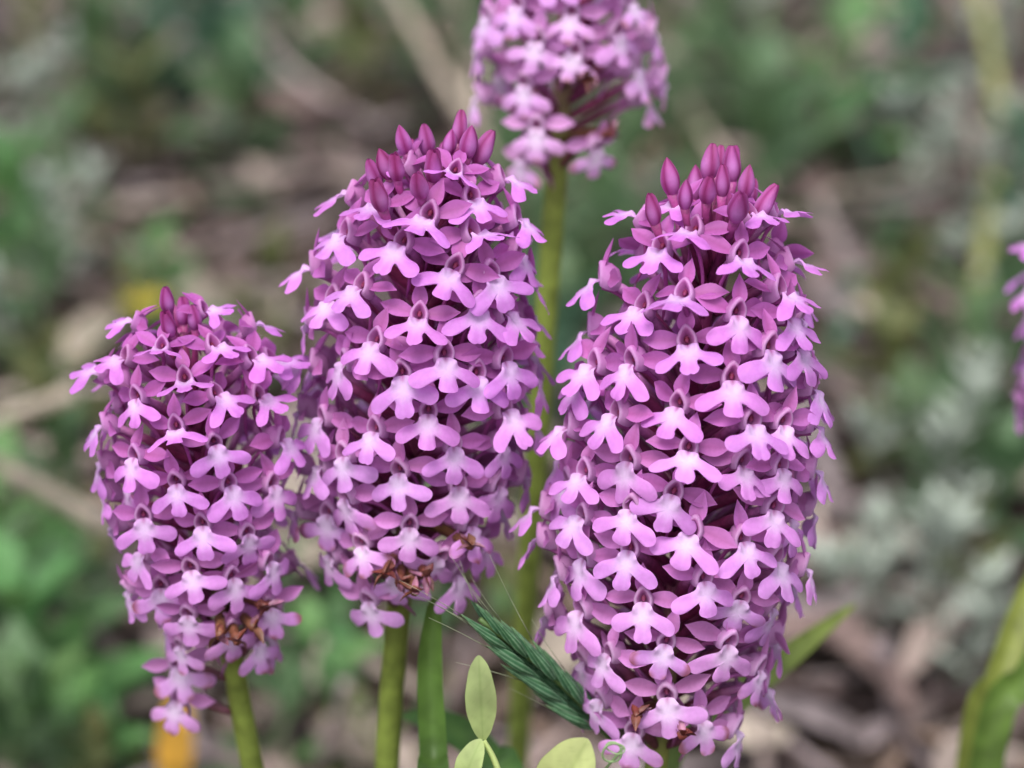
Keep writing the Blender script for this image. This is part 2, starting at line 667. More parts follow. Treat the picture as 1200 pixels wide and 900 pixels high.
    return placed


def orchid(spec, label):
    A, B = spec['base'], spec['tip']
    ax = (B - A).normalized()
    foot = spec['foot']
    gz = ground_z(foot.x, foot.y)
    foot = Vector((foot.x, foot.y, gz - 0.004))
    root = bpy.data.objects.new('orchid', None)
    COL.objects.link(root)
    root.empty_display_size = 0.01
    tag(root, label, 'orchid', 'flowering orchids')
    root.location = (0, 0, 0)
    pts, rads, cols = [], [], []
    k = spec.get('stem_bend', 0.45)
    H = (A - foot).length
    g0, g1 = spec.get('stem_col', ((0.24, 0.31, 0.06), (0.29, 0.40, 0.09)))
    for i in range(17):
        t = i / 16
        pts.append(bez(foot, foot + Vector((0, 0, H * 0.4)), A - ax * H * k, A, t))
        rads.append((2.25 - 0.45 * t) * MM * spec['stem'])
        cols.append(lerp(g1, g0, t))
    Lax = (B - A).length
    for i in range(1, 9):
        t = i / 8
        pts.append(A + ax * (Lax * 0.93 * t))
        rads.append((1.8 - 1.1 * t) * MM * spec['stem'])
        cols.append(lerp(g0, OVARY, min(1, t * 2.5)))
    V, F, C = tube(pts, rads, 10, cols)
    obj('stem', mesh('stem', V, F, M_STEM, C), root)
    placed = head(root, spec)
    print(label, len(placed), 'flowers')
    return root, pts


def stem_leaf(root, base, direction, length, width, col0, col1, droop=0.5, wrap=0.5):
    """strap leaf folded along its midrib, starting on the stem"""
    V, C = [], []
    nu, nv = 13, 7
    d = direction.normalized()
    side = d.cross(Vector((0, 0, 1)))
    side = side.normalized() if side.length > 0.05 else Vector((1, 0, 0))
    p = base.copy()
    cur = d.copy()
    for i in range(nu):
        u = i / (nu - 1)
        w = width / 2 * (0.75 + 0.25 * math.sin(u * 2.4)) * (max(0.0, 1 - u ** 3) ** 0.7 + 0.02)
        nrm = side.cross(cur).normalized()
        for j in range(nv):
            v = -1 + 2 * j / (nv - 1)
            V.append(p + side * (w * v * (1 - 0.25 * wrap)) + nrm * (abs(v) ** 1.4 * w * wrap))
            C.append(lerp(col0, col1, 0.6 * u + 0.4 * (1 - abs(v)) * 0.5))
        p = p + cur * (length / (nu - 1))
        cur = (cur + Vector((0, 0, -droop / (nu - 1)))).normalized()
    return obj('leaf', mesh('leaf', V, grid_faces(nu, nv), M_LEAF, C), root)


# ------------------------------------------------------------------ the five orchids
def spec(base, tip, depth, lean, **k):
    """base/tip pixel, depth of the middle, lean = how much nearer (m) the tip is than the base"""
    d = dict(k)
    d['base'] = P(base[0], base[1], depth + lean / 2)
    d['tip'] = P(tip[0], tip[1], depth - lean / 2)
    d['tipdepth'] = depth - lean / 2
    d['depth'] = depth
    return d


RIGHT = spec((768, 905), (848, 188), 0.357, 0.020, seed=3, scale=0.97, stem=1.0, gap=0.0066,
             profile=[(0, 60), (.035, 74), (.147, 104), (.26, 126), (.357, 140), (.48, 150), (.594, 143), (.706, 124),
                      (.846, 96), (.92, 66), (1, 20)],
             flowers=[(812, 272), (773, 293), (867, 302), (803, 347), (862, 370), (747, 363), (805, 405), (745, 427),
                      (857, 447), (913, 343), (700, 390), (713, 330), (920, 373), (897, 410), (930, 410), (700, 430),
                      (740, 255), (913, 252), (688, 450), (795, 477), (725, 488), (672, 503), (877, 495), (912, 497),
                      (807, 527), (738, 543), (682, 557), (872, 547), (913, 550), (787, 583), (741, 598), (683, 607),
                      (810, 627), (872, 637), (910, 600), (632, 597), (632, 633), (738, 647), (685, 657), (825, 683),
                      (755, 707), (688, 717), (910, 660), (953, 500), (948, 457), (955, 553), (647, 720), (908, 717),
                      (718, 768), (780, 755), (853, 757), (888, 787), (782, 815), (703, 823), (823, 847, 12), (743, 860)],
             buds=[(785, 207, -3, 1.15), (803, 228, -8), (832, 190, 0, 1.05), (830, 222, -9, 1.05), (857, 193, 2, 1.05),
                   (847, 212, -3), (875, 213, 0, 1.15), (866, 242, -10, 1.1), (765, 245, -6, 1.1), (897, 237, -2, 1.1),
                   (815, 215, 6), (842, 185, 8, 0.9), (880, 225, 8), (795, 240, 8)],
             foot=Vector((0.012, 0.028, 0)), fill_from=0.10)
MID = spec((468, 705), (524, 150), 0.364, 0.026, seed=5, scale=0.95, stem=1.05, gap=0.0066,
           profile=[(0, 66), (.03, 74), (.1, 94), (.19, 116), (.37, 131), (.46, 132), (.64, 125), (.73, 118), (.82, 98),
                    (.91, 72), (1, 25)],
           flowers=[(502, 254), (469, 288), (410, 276), (533, 204), (423, 338), (532, 319), (556, 276), (490, 375),
                    (556, 235), (404, 229), (370, 316), (600, 257), (563, 363), (591, 212), (370, 378), (612, 300),
                    (594, 370), (440, 402), (402, 428), (473, 440), (520, 417), (367, 427), (502, 487), (438, 508, 14),
                    (560, 443), (533, 527), (373, 493), (468, 557), (538, 573), (403, 587, 16), (480, 617), (587, 423),
                    (587, 480), (590, 525), (353, 547), (425, 640, 30), (357, 600), (550, 617), (623, 447), (618, 497),
                    (437, 703, 18), (515, 655, -25), (577, 325), (610, 560)],
           buds=[(472, 164, 0), (500, 164, 2), (527, 167, 0), (539, 150, 2), (550, 166, -2), (567, 173, 0, 1.1),
                 (451, 192, -3), (465, 196, -6), (508, 195, -5, 1.1), (437, 203, -2, 1.1), (491, 216, -9), (444, 229, -9),
                 (520, 185, 7), (485, 180, 8), (545, 185, 8)],
           elev=[(0, -6), (0.3, 12), (0.6, 22), (0.8, 36), (0.9, 46), (1, 58)],
           foot=Vector((-0.012, 0.045, 0)), stem_bend=0.5, fill_from=0.12)
LEFT = spec((270, 757), (209, 362), 0.366, 0.022, seed=8, scale=0.87, stem=0.95, gap=0.0061,
            profile=[(0, 50), (.05, 68), (.15, 96), (.28, 110), (.53, 110), (.78, 102), (.9, 88), (.97, 60), (1, 35)],
            flowers=[(217, 446), (160, 469), (258, 466), (208, 500), (250, 519), (163, 535), (208, 566), (268, 569),
                     (191, 407), (253, 407), (116, 438), (150, 379), (125, 500), (303, 466), (324, 516), (174, 605),
                     (238, 616), (288, 626), (167, 651), (225, 667), (273, 680), (156, 692), (222, 720), (128, 580),
                     (128, 619), (290, 420), (118, 545), (245, 365), (318, 570), (312, 660), (209, 782, 10, 0.8), (217, 822, -14, 0.75)],
            buds=[(195, 352, -2, 1.1), (197, 380, -6), (228, 372, -2), (215, 365, 5), (205, 372, 9)],
            elev=[(0, 0), (0.3, 10), (0.6, 14), (0.8, 28), (0.9, 42), (1, 50)], age=-0.04,
            foot=Vector((-0.026, 0.030, 0)), stem_bend=0.3, xmax=325)
REAR = spec((652, 205), (690, -330), 0.405, 0.02, seed=13, scale=0.94, stem=1.05, gap=0.0092,
            profile=[(0, 60), (.08, 78), (.15, 88), (.3, 100), (.6, 96), (.85, 64), (1, 20)], fill_from=0.16, fill_front=0.15,
            flowers=[(670, 19), (724, 41), (630, 49), (673, 64), (615, 100), (696, 174), (630, 151), (747, 82), (612, 189),
                     (561, 115), (558, 59), (752, 118), (609, 8), (735, 5), (770, 40), (650, -30), (700, -40), (580, 20), (775, 95)], age=0.30, brown=0.35,
            buds=[(680 + 14 * i, -300 - 9 * (i % 3)) for i in range(-3, 4)],
            foot=Vector((0.0, 0.115, 0)), stem_bend=0.4)
EDGE = spec((1278, 560), (1268, 240), 0.43, 0.014, seed=21, scale=0.92, stem=1.0, gap=0.0072,
            profile=[(0, 40), (.15, 70), (.4, 78), (.65, 72), (.85, 50), (1, 18)],
            buds=[(1262 + 12 * i, 250 - 7 * (i % 2)) for i in range(-2, 3)],
            foot=Vector((0.098, 0.13, 0)))

orchid(RIGHT, 'tallest pink pyramidal orchid with the fullest flower head and pointed buds on top')
mid_root, mid_pts = orchid(MID, 'pink orchid between the short and tallest ones, two green stems below its head')
orchid(LEFT, 'shortest pink orchid leaning away from the others, few buds at its open top')
orchid(REAR, 'blurred pink orchid standing behind, loose pale flowers along a bare olive stem')
orchid(EDGE, 'blurred pink orchid standing apart beyond the tallest one, above the broad green blades')


# ------------------------------------------------------------------ withered flowers low on the heads
def withered(root, spec_, spots, q):
    A, ax = spec_['base'], (spec_['tip'] - spec_['base']).normalized()
    for (px, py, dz) in spots:
        p = P(px, py, spec_['depth'] + dz * MM)
        V, F, C = [], [], []
        for i in range(6):
            bv, bf, bc = blade_data(q.uniform(1.8, 3.0), q.uniform(0.9, 1.6), q.randint(0, 9999), q.uniform(.4, 1.0),
                                    q.uniform(-.5, .6), 0.4, nu=6, nv=4)
            m = Matrix.Rotation(q.uniform(0, 6.28), 4, 'Z') @ Matrix.Rotation(q.uniform(0.6, 2.4), 4, 'X')
            o = len(V)
            V += [m @ Vector(v) for v in bv]
            F += [tuple(k + o for k in f) for f in bf]
            cc = q.choice(((0.20, 0.045, 0.030), (0.13, 0.030, 0.030), (0.26, 0.10, 0.07), (0.36, 0.15, 0.24)))
            C += [lerp(cc, (0.10, 0.03, 0.02), 0.4 * q.random()) for _ in bv]
        t = (p - A).dot(ax)
        f3 = A + ax * (t - 0.004) - p
        f3 = f3 * (1 - 0.001 / max(0.002, f3.length))
        pts = [bez(Vector((0, 0, 0)), f3 * 0.35 + ax * 0.001, f3 * 0.7 + ax * 0.0012, f3, i / 5) for i in range(6)]
        V, F, C = tube(pts, [0.0007, 0.0008, 0.0009, 0.0009, 0.0008, 0.0007], 6, [lerp((0.20, 0.06, 0.04), (0.13, 0.10, 0.03), i / 5) for i in range(6)],
                       (V, F, C))
        w = obj('withered_flower', mesh('withered_flower', V, F, M_OVARY, C), root, Matrix.Translation(p))
        w['label'] = 'shrivelled reddish brown old flower'


_or = [o for o in COL.objects if o.name.startswith('orchid')]
_q = random.Random(9)
withered(_or[1], MID, [(468, 684, -9), (486, 694, -11), (500, 676, -7), (452, 672, -10), (552, 640, -8)], _q)
withered(_or[2], LEFT, [(258, 746, -10), (278, 752, -9), (298, 736, -6), (312, 712, -6)], _q)
withered(_or[0], RIGHT, [(800, 862, -9), (745, 840, -8)], _q)
withered(_or[3], REAR, [(716, 158, -4), (688, 92, -12)], _q)

# ------------------------------------------------------------------ strap leaves on the orchids
def path(pts, n):
    """smooth points through a list of points"""
    out = []
    P_ = [pts[0]] + list(pts) + [pts[-1]]
    segs = len(pts) - 1
    for i in range(n):
        f = i / (n - 1) * segs
        k = min(int(f), segs - 1)
        t = f - k
        a, b, c, d = P_[k:k + 4]
        out.append(0.5 * ((2 * b) + (c - a) * t + (2 * a - 5 * b + 4 * c - d) * t * t + (3 * b - a - 3 * c + d) * t ** 3))
    return out


def ribbon(pts, widths, normal, fold, col0, col1, n=22, nv=7, stripe=0.0, vein=0.0):
    pp = path(pts, n)
    V, C = [], []
    for i, p in enumerate(pp):
        u = i / (n - 1)
        d = (pp[min(i + 1, n - 1)] - pp[max(i - 1, 0)]).normalized()
        side = d.cross(normal).normalized()
        nn = side.cross(d)
        w = sum(table(widths, min(1, max(0, u + k_ * 0.02))) for k_ in range(-3, 4)) / 14 * (1 if u < 0.985 else 0.4)
        for j in range(nv):
            v = -1 + 2 * j / (nv - 1)
            V.append(p + side * (w * v) + nn * (fold * w * abs(v) ** 1.3))
            C.append(lerp(lerp(col0, col1, u), (0.30, 0.40, 0.12), stripe * (1 if j % 2 else 0) + 0.12 * (1 - abs(v))
                          + vein * max(math.exp(-(v / .09) ** 2), 0.55 * max(0, math.sin(38 * u - 7 * abs(v))) ** 6)))
    return V, grid_faces(n, nv), C


def ribbon_obj(name, parent, *a, mat=None, **k):
    V, F, C = ribbon(*a, **k)
    return obj(name, mesh(name, V, F, mat or M_LEAF, C), parent)


ORCH = [o for o in COL.objects if o.name.startswith('orchid')]
R_ROOT, M_ROOT = ORCH[0], ORCH[1]
TOC = -FWD                                   # leaf faces turn roughly to the open side
LG, DG, YG = (0.18, 0.29, 0.05), (0.07, 0.14, 0.03), (0.24, 0.31, 0.06)


def on_ground(v, dz=-0.003):
    return Vector((v.x, v.y, ground_z(v.x, v.y) + dz))


ribbon_obj('leaf', M_ROOT, [on_ground(Vector((-0.010, 0.046, 0))), P(512, 1010, .372), P(508, 880, .370), P(504, 780, .368),
                            P(510, 700, .366)],
           [(0, .006), (.5, .0042), (.8, .0036), (1, .0016)], TOC, 0.6, DG, LG)
ribbon_obj('leaf', M_ROOT, [on_ground(Vector((-0.014, 0.043, 0))), P(590, 990, .392), P(568, 890, .396), P(520, 850, .40),
                            P(470, 838, .405)],
           [(0, .006), (.5, .0060), (.8, .0045), (1, .0004)], TOC + Vector((0, 0, .7)), 0.35, DG, (0.07, 0.16, 0.03))
ribbon_obj('leaf', R_ROOT, [on_ground(Vector((0.014, 0.03, 0))), P(760, 960, .40), P(850, 835, .415), P(930, 765, .425),
                            P(1002, 708, .432)],
           [(0, .006), (.45, .0050), (.75, .0042), (1, .0005)], TOC + Vector((0, 0, .5)), 0.4, DG, YG)

# ------------------------------------------------------------------ broad blades of a grassy plant by the edge
bp = on_ground(P(1090, 1190, 0.42))
root = bpy.data.objects.new('blade_plant', None)
COL.objects.link(root)
root.location = (0, 0, 0)
tag(root, 'clump of broad smooth upright green blades, low beside grey woolly herbs', 'plant')
for (xs_, dd, c) in (([1100, 1135, 1172, 1222], .435, YG), ([1115, 1150, 1205, 1262], .43, LG), ([1080, 1140, 1190, 1210], .45, DG)):
    top = 640 if c is YG else (700 if c is LG else 775)
    ribbon_obj('leaf', root, [bp + Vector(((xs_[0] - 1090) * 1e-4, 0, 0)), P(xs_[1], 920, dd), P(xs_[2], 790, dd), P(xs_[3], top, dd + .01)],
               [(0, .005), (.5, .0062), (.8, .005), (1, .0004)], TOC, 0.45, lerp(DG, c, .6), c)


# ------------------------------------------------------------------ green awned grass ear between the two heads
def grass_ear():
    root = bpy.data.objects.new('grass_ear', None)
    COL.objects.link(root)
    tag(root, 'dark green grass ear with fine awns, slanting below the orchid heads', 'grass')
    a, b = P(536, 702, 0.346), P(704, 852, 0.364)
    ax = (a - b).normalized()
    L = (a - b).length
    nrm = -FWD
    nrm = (nrm - ax * nrm.dot(ax)).normalized()
    side = ax.cross(nrm)
    gp = on_ground(Vector((0.026, 0.030, 0)))
    pts = path([gp, gp + Vector((-0.002, 0, 0.05)), b - ax * 0.020 + Vector((0, 0.004, -0.018)), b, a - ax * L * 0.15], 24)
    V, F, C = tube(pts, [0.0007 - 0.0003 * i / 23 for i in range(24)], 7, [(0.10, 0.17, 0.05)] * 24)
    obj('stem', mesh('stem', V, F, M_STEM, C), root)
    q = random.Random(4)
    husks = []
    for sd_ in range(4):
        V, C = [], []
        nu, nv = 12, 13
        for i in range(nu):
            u = i / (nu - 1)
            w = 1.05 * (math.sin(min(1, u / 0.35) * math.pi / 2) * 0.6 + 0.4) * (1 - max(0, u - 0.3) / 0.7) ** 0.8 + 0.03
            for j in range(nv):
                v = -1 + 2 * j / (nv - 1)
                V.append((w * v * MM, (0.9 * w * (1 - v * v) + 0.25 * math.sin(u * 3.1)) * MM, 10.5 * u * MM))
                vein = 1.0 if j in (3, 6, 9) else (0.8 if j in (0, 12) else 0.0)
                c = lerp((0.040, 0.150, 0.062), (0.30, 0.48, 0.30), 0.75 * vein)
                C.append(lerp(c, (0.22, 0.32, 0.16), 0.6 * sstep(0.75, 1, u) + 0.1 * q.random()))
        husks.append(mesh('husk', V, grid_faces(nu, nv), M_GRAIN, C))
    n = 23
    for i in range(n):
        u = i / (n - 1)
        sgn = 1 if i % 2 else -1
        sz = 0.60 + 0.32 * math.sin(math.pi * (0.12 + 0.80 * u))
        wob = q.uniform(-1, 1)
        pos = b + ax * (L * (0.02 + 0.72 * u)) + side * (sgn * 0.0011 * sz * (1.1 - 0.6 * u)) + nrm * (0.0004 * (i % 3))
        spread = sgn * R(13 * (1 - 0.55 * u) + wob * 2)
        d = (ax * math.cos(spread) + side * math.sin(spread)).normalized()
        nn = (nrm + side * (sgn * 0.75)).normalized()
        nn = (nn - d * nn.dot(d)).normalized()
        m = Matrix((nn.cross(d) * -1, nn, d)).transposed().to_4x4()
        m = m @ Matrix.Scale(sz, 4)
        m.translation = pos
        h = obj('husk', husks[i % 4], root, m)
        al = q.uniform(0.008, 0.017)
        tipl = Vector((0, 0.0001, 0.0103))
        bend = Vector((q.uniform(-.002, .002), q.uniform(-.0005, .002), al))
        pts = [tipl + bend * t + Vector((sgn * 0.001 * t * t, 0, 0)) for t in (0, .25, .5, .75, 1)]
        V, F, C = tube(pts, [0.00009, 0.00007, 0.00005, 0.00004, 0.00002], 4, [(0.42, 0.46, 0.30)] * 5)
        if i % 3 == 0 or u > 0.75:
            obj('awn', mesh('awn', V, F, M_GRAIN, C), h)
    # bare side of the ear, husks facing away
    for i in range(8):
        u = i / 7
        sgn = 1 if i % 2 else -1
        d = (ax + side * sgn * 0.12).normalized()
        nn = (-nrm - d * (-nrm).dot(d)).normalized()
        m = Matrix((nn.cross(d) * -1, nn, d)).transposed().to_4x4() @ Matrix.Scale(0.85, 4)
        m.translation = b + ax * (L * (0.04 + 0.64 * u)) - nrm * 0.0006
        obj('husk', husks[i % 4], root, m)


grass_ear()


# ------------------------------------------------------------------ pale climbing vetch in front
def vetch():
    root = bpy.data.objects.new('vetch_plant', None)
    COL.objects.link(root)
    tag(root, 'pale yellow-green climbing vetch with oval leaflets and a curled tendril', 'plant')
    d = 0.338
    gp = on_ground(P(640, 1300, 0.36), -0.002)
    c1 = (0.46, 0.55, 0.20)
    ax_ = path([gp, gp + Vector((0.002, 0, .05)), P(628, 1180, d + .004), P(612, 1030, d), P(586, 910, d), P(567, 868, d)], 40)
    V, F, C = tube(ax_, [0.0009 - 0.00055 * i / 39 for i in range(40)], 7, [lerp((0.16, 0.24, 0.05), c1, i / 39) for i in range(40)])
    obj('stem', mesh('stem', V, F, M_STEM, C), root)
    br = path([P(606, 1002, d), P(650, 960, d - .002), P(690, 930, d - .004), P(706, 905, d - .004)], 14)
    V, F, C = tube(br, [0.00055 - 0.0003 * i / 13 for i in range(14)], 6, [c1] * 14)
    obj('side_stem', mesh('side_stem', V, F, M_STEM, C), root)

    def leaflet(p0, p1, w, nrm, cup):
        m = (p0 + p1) / 2 + nrm * 0.0006
        return ribbon_obj('leaflet', root, [p0, m, p1], [(0, .0006), (.12, w * .5), (.35, w * .95), (.55, w), (.8, w * .68), (.93, w * .33), (1, .0002)],
                          nrm, cup, c1, lerp(c1, (0.58, 0.66, 0.30), .6), n=44, nv=13, vein=0.35)
    leaflet(P(566, 867, d), P(561, 768, d - .003), .0043, TOC, 0.16)
    leaflet(P(542, 925, d), P(564, 866, d - .001), .0040, (TOC + RGT * -.5).normalized(), 0.22)
    leaflet(P(640, 962, d - .001), P(689, 866, d - .006), .0085, (TOC + Vector((-.3, 0, .3))).normalized(), 0.2)
    # tendril: a loose coil
    pts = [P(706, 905, d - .004)]
    for i in range(46):
        t = i / 45
        a = 0.6 + t * 13.5
        rpx = 15 - 8 * t + 3 * math.sin(a * 1.7)
        pts.append(P(716 + rpx * math.cos(a) + 7 * t, 884 - rpx * 0.75 * math.sin(a) - 9 * t, d - .005 - .0012 * math.sin(a * .7)))
    V, F, C = tube(pts, [0.00020 - 0.00012 * i / 46 for i in range(47)], 5, [(0.30, 0.42, 0.20)] * 47)
    obj('tendril', mesh('tendril', V, F, M_STEM, C), root)


vetch()

# ------------------------------------------------------------------ herbs, woolly herbs, litter and straws on the ground behind
GREENS = {'green': ((0.065, 0.135, 0.055), (0.13, 0.22, 0.10)), 'bright': ((0.09, 0.22, 0.06), (0.16, 0.33, 0.11)),
          'teal': ((0.075, 0.17, 0.10), (0.14, 0.27, 0.17)), 'olive': ((0.10, 0.12, 0.04), (0.17, 0.19, 0.07)),
          'wool': ((0.26, 0.31, 0.26), (0.48, 0.53, 0.46))}


def leaf_mesh(key, L, W, seed, mat):
    q = random.Random(seed)
    c0, c1 = GREENS[key]
    nu, nv = 9, 5
    V, C = [], []
    bend, fold = q.uniform(-0.5, 0.1), q.uniform(0.1, 0.45)
    for i in range(nu):
        u = i / (nu - 1)
        w = W / 2 * (0.10 if u < 0.15 else max(0.02, math.sin(math.pi * ((u - 0.12) / 0.88) ** 0.8)))
        for j in range(nv):
            v = -1 + 2 * j / (nv - 1)
            V.append((w * v, fold * w * abs(v) + bend * L * u * u * 0.6 + 0.03 * W * math.sin(u * 9 + v * 3), L * u))
            C.append(lerp(c0, c1, 0.3 + 0.4 * (1 - abs(v)) + 0.3 * q.random()))
    return mesh('leaf', V, grid_faces(nu, nv), mat, C)


LEAFSET = {k: [leaf_mesh(k, 0.030, 0.015, 900 + 7 * i + len(k), M_LEAF) for i in range(3)] for k in ('green', 'bright', 'teal', 'olive')}
LEAFSET['wool'] = [leaf_mesh('wool', 0.012, 0.0045, 950 + i, M_WOOL) for i in range(3)]
LSTEM = {}


SAME = []           # look-alikes that get told apart by what they grow beside


def herb(px, py, key, h, nleaf, lscale, label, q):
    p = on_ground(at_height(px, py, h * 0.55))
    root = bpy.data.objects.new('leafy_herb', None)
    COL.objects.link(root)
    root.location = p
    root.rotation_euler = (0, 0, q.uniform(0, 6.28))
    tag(root, label, 'herb', 'green herbs in the litter')
    pts = path([Vector((0, 0, 0)), Vector((q.uniform(-.005, .005), q.uniform(-.005, .005), h * .5)),
                Vector((q.uniform(-.01, .01), q.uniform(-.01, .01), h))], 8)
    V, F, C = tube(pts, [0.0013 - 0.0006 * i / 7 for i in range(8)], 6, [GREENS[key][1]] * 8)
    obj('stem', mesh('stem', V, F, M_STEM, C), root)
    for i in range(nleaf):
        t = (i + 0.5) / nleaf
        c = pts[min(7, int(t * 7.99))]
        m = Matrix.Translation(c) @ Matrix.Rotation(i * 2.4 + q.uniform(-.4, .4), 4, 'Z') @ \
            Matrix.Rotation(R(85 - 60 * t + q.uniform(-14, 14)), 4, 'X') @ Matrix.Scale(lscale * q.uniform(.7, 1.2) * (1.1 - .4 * t), 4)
        obj('leaf', q.choice(LEAFSET[key]), root, m)
    SAME.append(root)
    return root


def woolly(px, py, h, n, label, q, spread=0.022):
    p = on_ground(at_height(px, py, h * 0.6))
    root = bpy.data.objects.new('woolly_herb', None)
    COL.objects.link(root)
    root.location = p
    tag(root, label, 'herb', 'grey woolly herbs')
    SAME.append(root)
    k = 0
    for s_ in range(n):
        a = s_ * 2.4 + q.uniform(-.3, .3)
        o = Vector((math.cos(a), math.sin(a), 0)) * spread * math.sqrt((s_ + .5) / n)
        hh = h * q.uniform(.7, 1.1)
        pts = path([o * 0.15, o * .6 + Vector((0, 0, hh * .5)), o * 1.15 + Vector((0, 0, hh))], 7)
        V, F, C = tube(pts, [0.0010 - 0.0005 * i / 6 for i in range(7)], 5, [(0.20, 0.22, 0.17)] * 7)
        obj('stem', mesh('stem', V, F, M_WOOL, C), root)
        for i in range(15):
            t = (0.2 + 0.12 * i) if i < 4 else (0.72 + 0.28 * (i - 4) / 10)
            c = pts[min(6, int(t * 6.99))]
            m = Matrix.Translation(c) @ Matrix.Rotation(i * 2.4 + s_, 4, 'Z') @ \
                Matrix.Rotation(R(80 - 55 * t + q.uniform(-15, 15)), 4, 'X') @ Matrix.Scale(q.uniform(.7, 1.25), 4)
            obj('leaf', q.choice(LEAFSET['wool']), root, m)


q = random.Random(77)
HERBS = [  # px, py, kind, height, leaves, leaf scale
    (20, 620, 'bright', .05, 14, .9), (55, 740, 'bright', .05, 16, 1.0), (15, 840, 'green', .04, 14, .9), (95, 700, 'green', .04, 12, .8),
    (75, 815, 'bright', .04, 12, .8), (-30, 720, 'green', .05, 14, 1.0), (120, 880, 'olive', .03, 10, .6),
    (185, 30, 'teal', .06, 14, 1.3), (255, 15, 'teal', .06, 14, 1.3), (110, 60, 'green', .05, 12, 1.1), (285, 110, 'green', .05, 10, 1.1),
    (150, 100, 'olive', .05, 10, 1.0), (190, 305, 'bright', .05, 9, .9), (165, 345, 'olive', .03, 8, .7), (10, 220, 'bright', .05, 12, .9),
    (25, 330, 'green', .05, 12, .9), (60, 170, 'green', .05, 10, .9), (420, 40, 'olive', .05, 10, 1.0), (560, 25, 'green', .06, 12, 1.1),
    (500, 40, 'green', .05, 8, 1.0), (370, 745, 'bright', .05, 8, .75), (345, 690, 'green', .04, 8, .7), (60, 560, 'green', .05, 12, .9),
    (985, 80, 'bright', .06, 8, 1.3), (900, 150, 'green', .06, 9, 1.3), (1050, 60, 'teal', .06, 10, 1.1), (845, 40, 'green', .05, 10, 1.1),
    (1190, 205, 'teal', .06, 10, 1.0), (1110, 430, 'green', .06, 14, 1.0), (1060, 440, 'olive', .05, 12, .9), (1150, 480, 'green', .05, 12, .9),
    (1195, 350, 'green', .06, 12, 1.0), (600, 205, 'green', .06, 12, 1.0), (640, 300, 'green', .07, 12, 1.1), (690, 250, 'green', .05, 10, 1.0),
    (620, 400, 'green', .06, 12, 1.0), (660, 420, 'teal', .05, 10, .9), (565, 660, 'olive', .04, 9, .7), (440, 830, 'olive', .03, 8, .6),
    (310, 820, 'green', .03, 8, .6), (720, 200, 'green', .06, 10, 1.0), (800, 90, 'green', .05, 10, 1.1), (350, 20, 'green', .05, 10, 1.0),
    (1185, 560, 'green', .05, 12, .9), (1040, 330, 'olive', .05, 9, .9), (320, 330, 'olive', .05, 8, .8), (70, 420, 'olive', .04, 9, .8),
    (1080, 560, 'green', .05, 10, .8), (1150, 640, 'olive', .04, 8, .6), (660, 80, 'green', .05, 10, 1.0), (30, 20, 'olive', .05, 10, 1.0)]
HL = {'green': 'mid green leafy herb', 'bright': 'fresh bright green herb',
      'teal': 'bluish green broad-leaved herb', 'olive': 'small yellowish olive herb'}
for (px, py, k, h, n, ls) in HERBS:
    f_ = 1.35 if py < 260 else 1.15
    herb(px, py, k, h, n + 3, ls * f_, HL[k], q)

for (px, py, h, n, sp) in [(35, 100, .06, 5, .022), (85, 240, .05, 3, .016), (1085, 155, .06, 4, .026), (1145, 185, .06, 4, .022),
                           (1165, 280, .05, 3, .020), (1105, 520, .06, 5, .022), (1140, 560, .04, 2, .014), (1080, 640, .05, 4, .020),
                           (1012, 672, .04, 3, .014), (1130, 700, .04, 3, .016), (1160, 40, .06, 4, .024), (885, 15, .06, 3, .02),
                           (5, 300, .05, 3, .018)]:
    woolly(px, py, h, n, 'pale grey woolly herb', q, sp)

# --- dead leaves: the ones that stand out singly, then the mass of litter
DRYC = [(0.30, 0.23, 0.21), (0.37, 0.29, 0.265), (0.21, 0.155, 0.15), (0.42, 0.35, 0.30), (0.14, 0.10, 0.095), (0.28, 0.20, 0.155),
        (0.26, 0.215, 0.22), (0.07, 0.05, 0.05), (0.33, 0.27, 0.275), (0.10, 0.075, 0.07)]


def dead_leaf(q, L, W, c, base=None):
    V, F, C = ([], [], []) if base is None else base
    b0 = len(V)
    nu, nv = 6, 3
    bend, fold, tw = q.uniform(-1.0, 0.7), q.uniform(-.5, .7), q.uniform(-1.2, 1.2)
    out = []
    for i in range(nu):
        u = i / (nu - 1)
        w = W / 2 * max(0.06, math.sin(math.pi * (0.06 + 0.9 * u)) ** 0.7)
        for j in range(nv):
            v = j - 1
            a = tw * (u - .5)
            x, z = w * v * math.cos(a), w * v * math.sin(a) + fold * w * abs(v) + bend * L * ((u - .5) ** 2)
            out.append(Vector((x, L * (u - .5), z)))
            C.append(lerp(c, (0.05, 0.035, 0.03), 0.25 * q.random()))
    return out, [(b0 + f[0], b0 + f[1], b0 + f[2], b0 + f[3]) for f in grid_faces(nu, nv)], C


q = random.Random(5)
V, F, C = [], [], []
NL = 0
for i in range(7800):
    y = q.uniform(0.12, 2.6)
    x = q.uniform(-1, 1) * (0.40 + 0.33 * y)
    c = q.choice(DRYC)
    c = tuple(v * f_ for v, f_ in zip(c, [q.uniform(.55, 1.4)] * 3))
    if q.random() < 0.55:
        L, W = q.uniform(0.03, 0.10), q.uniform(0.0025, 0.008)
    else:
        L, W = q.uniform(0.012, 0.034), q.uniform(0.007, 0.017)
    o, f, C = dead_leaf(q, L, W, c, (V, F, C))
    m = Matrix.Rotation(q.uniform(0, 6.28), 4, 'Z') @ Matrix.Rotation(q.gauss(0, .30), 4, 'X') @ Matrix.Rotation(q.gauss(0, .4), 4, 'Y')
    off = Vector((x, y, ground_z(x, y) + abs(q.gauss(0, 0.007)) + 0.002))
    V.extend(m @ v + off for v in o)
    F.extend(f)
lit = obj('leaf_litter', mesh('leaf_litter', V, F, M_DRY, C))
lit['kind'] = 'stuff'
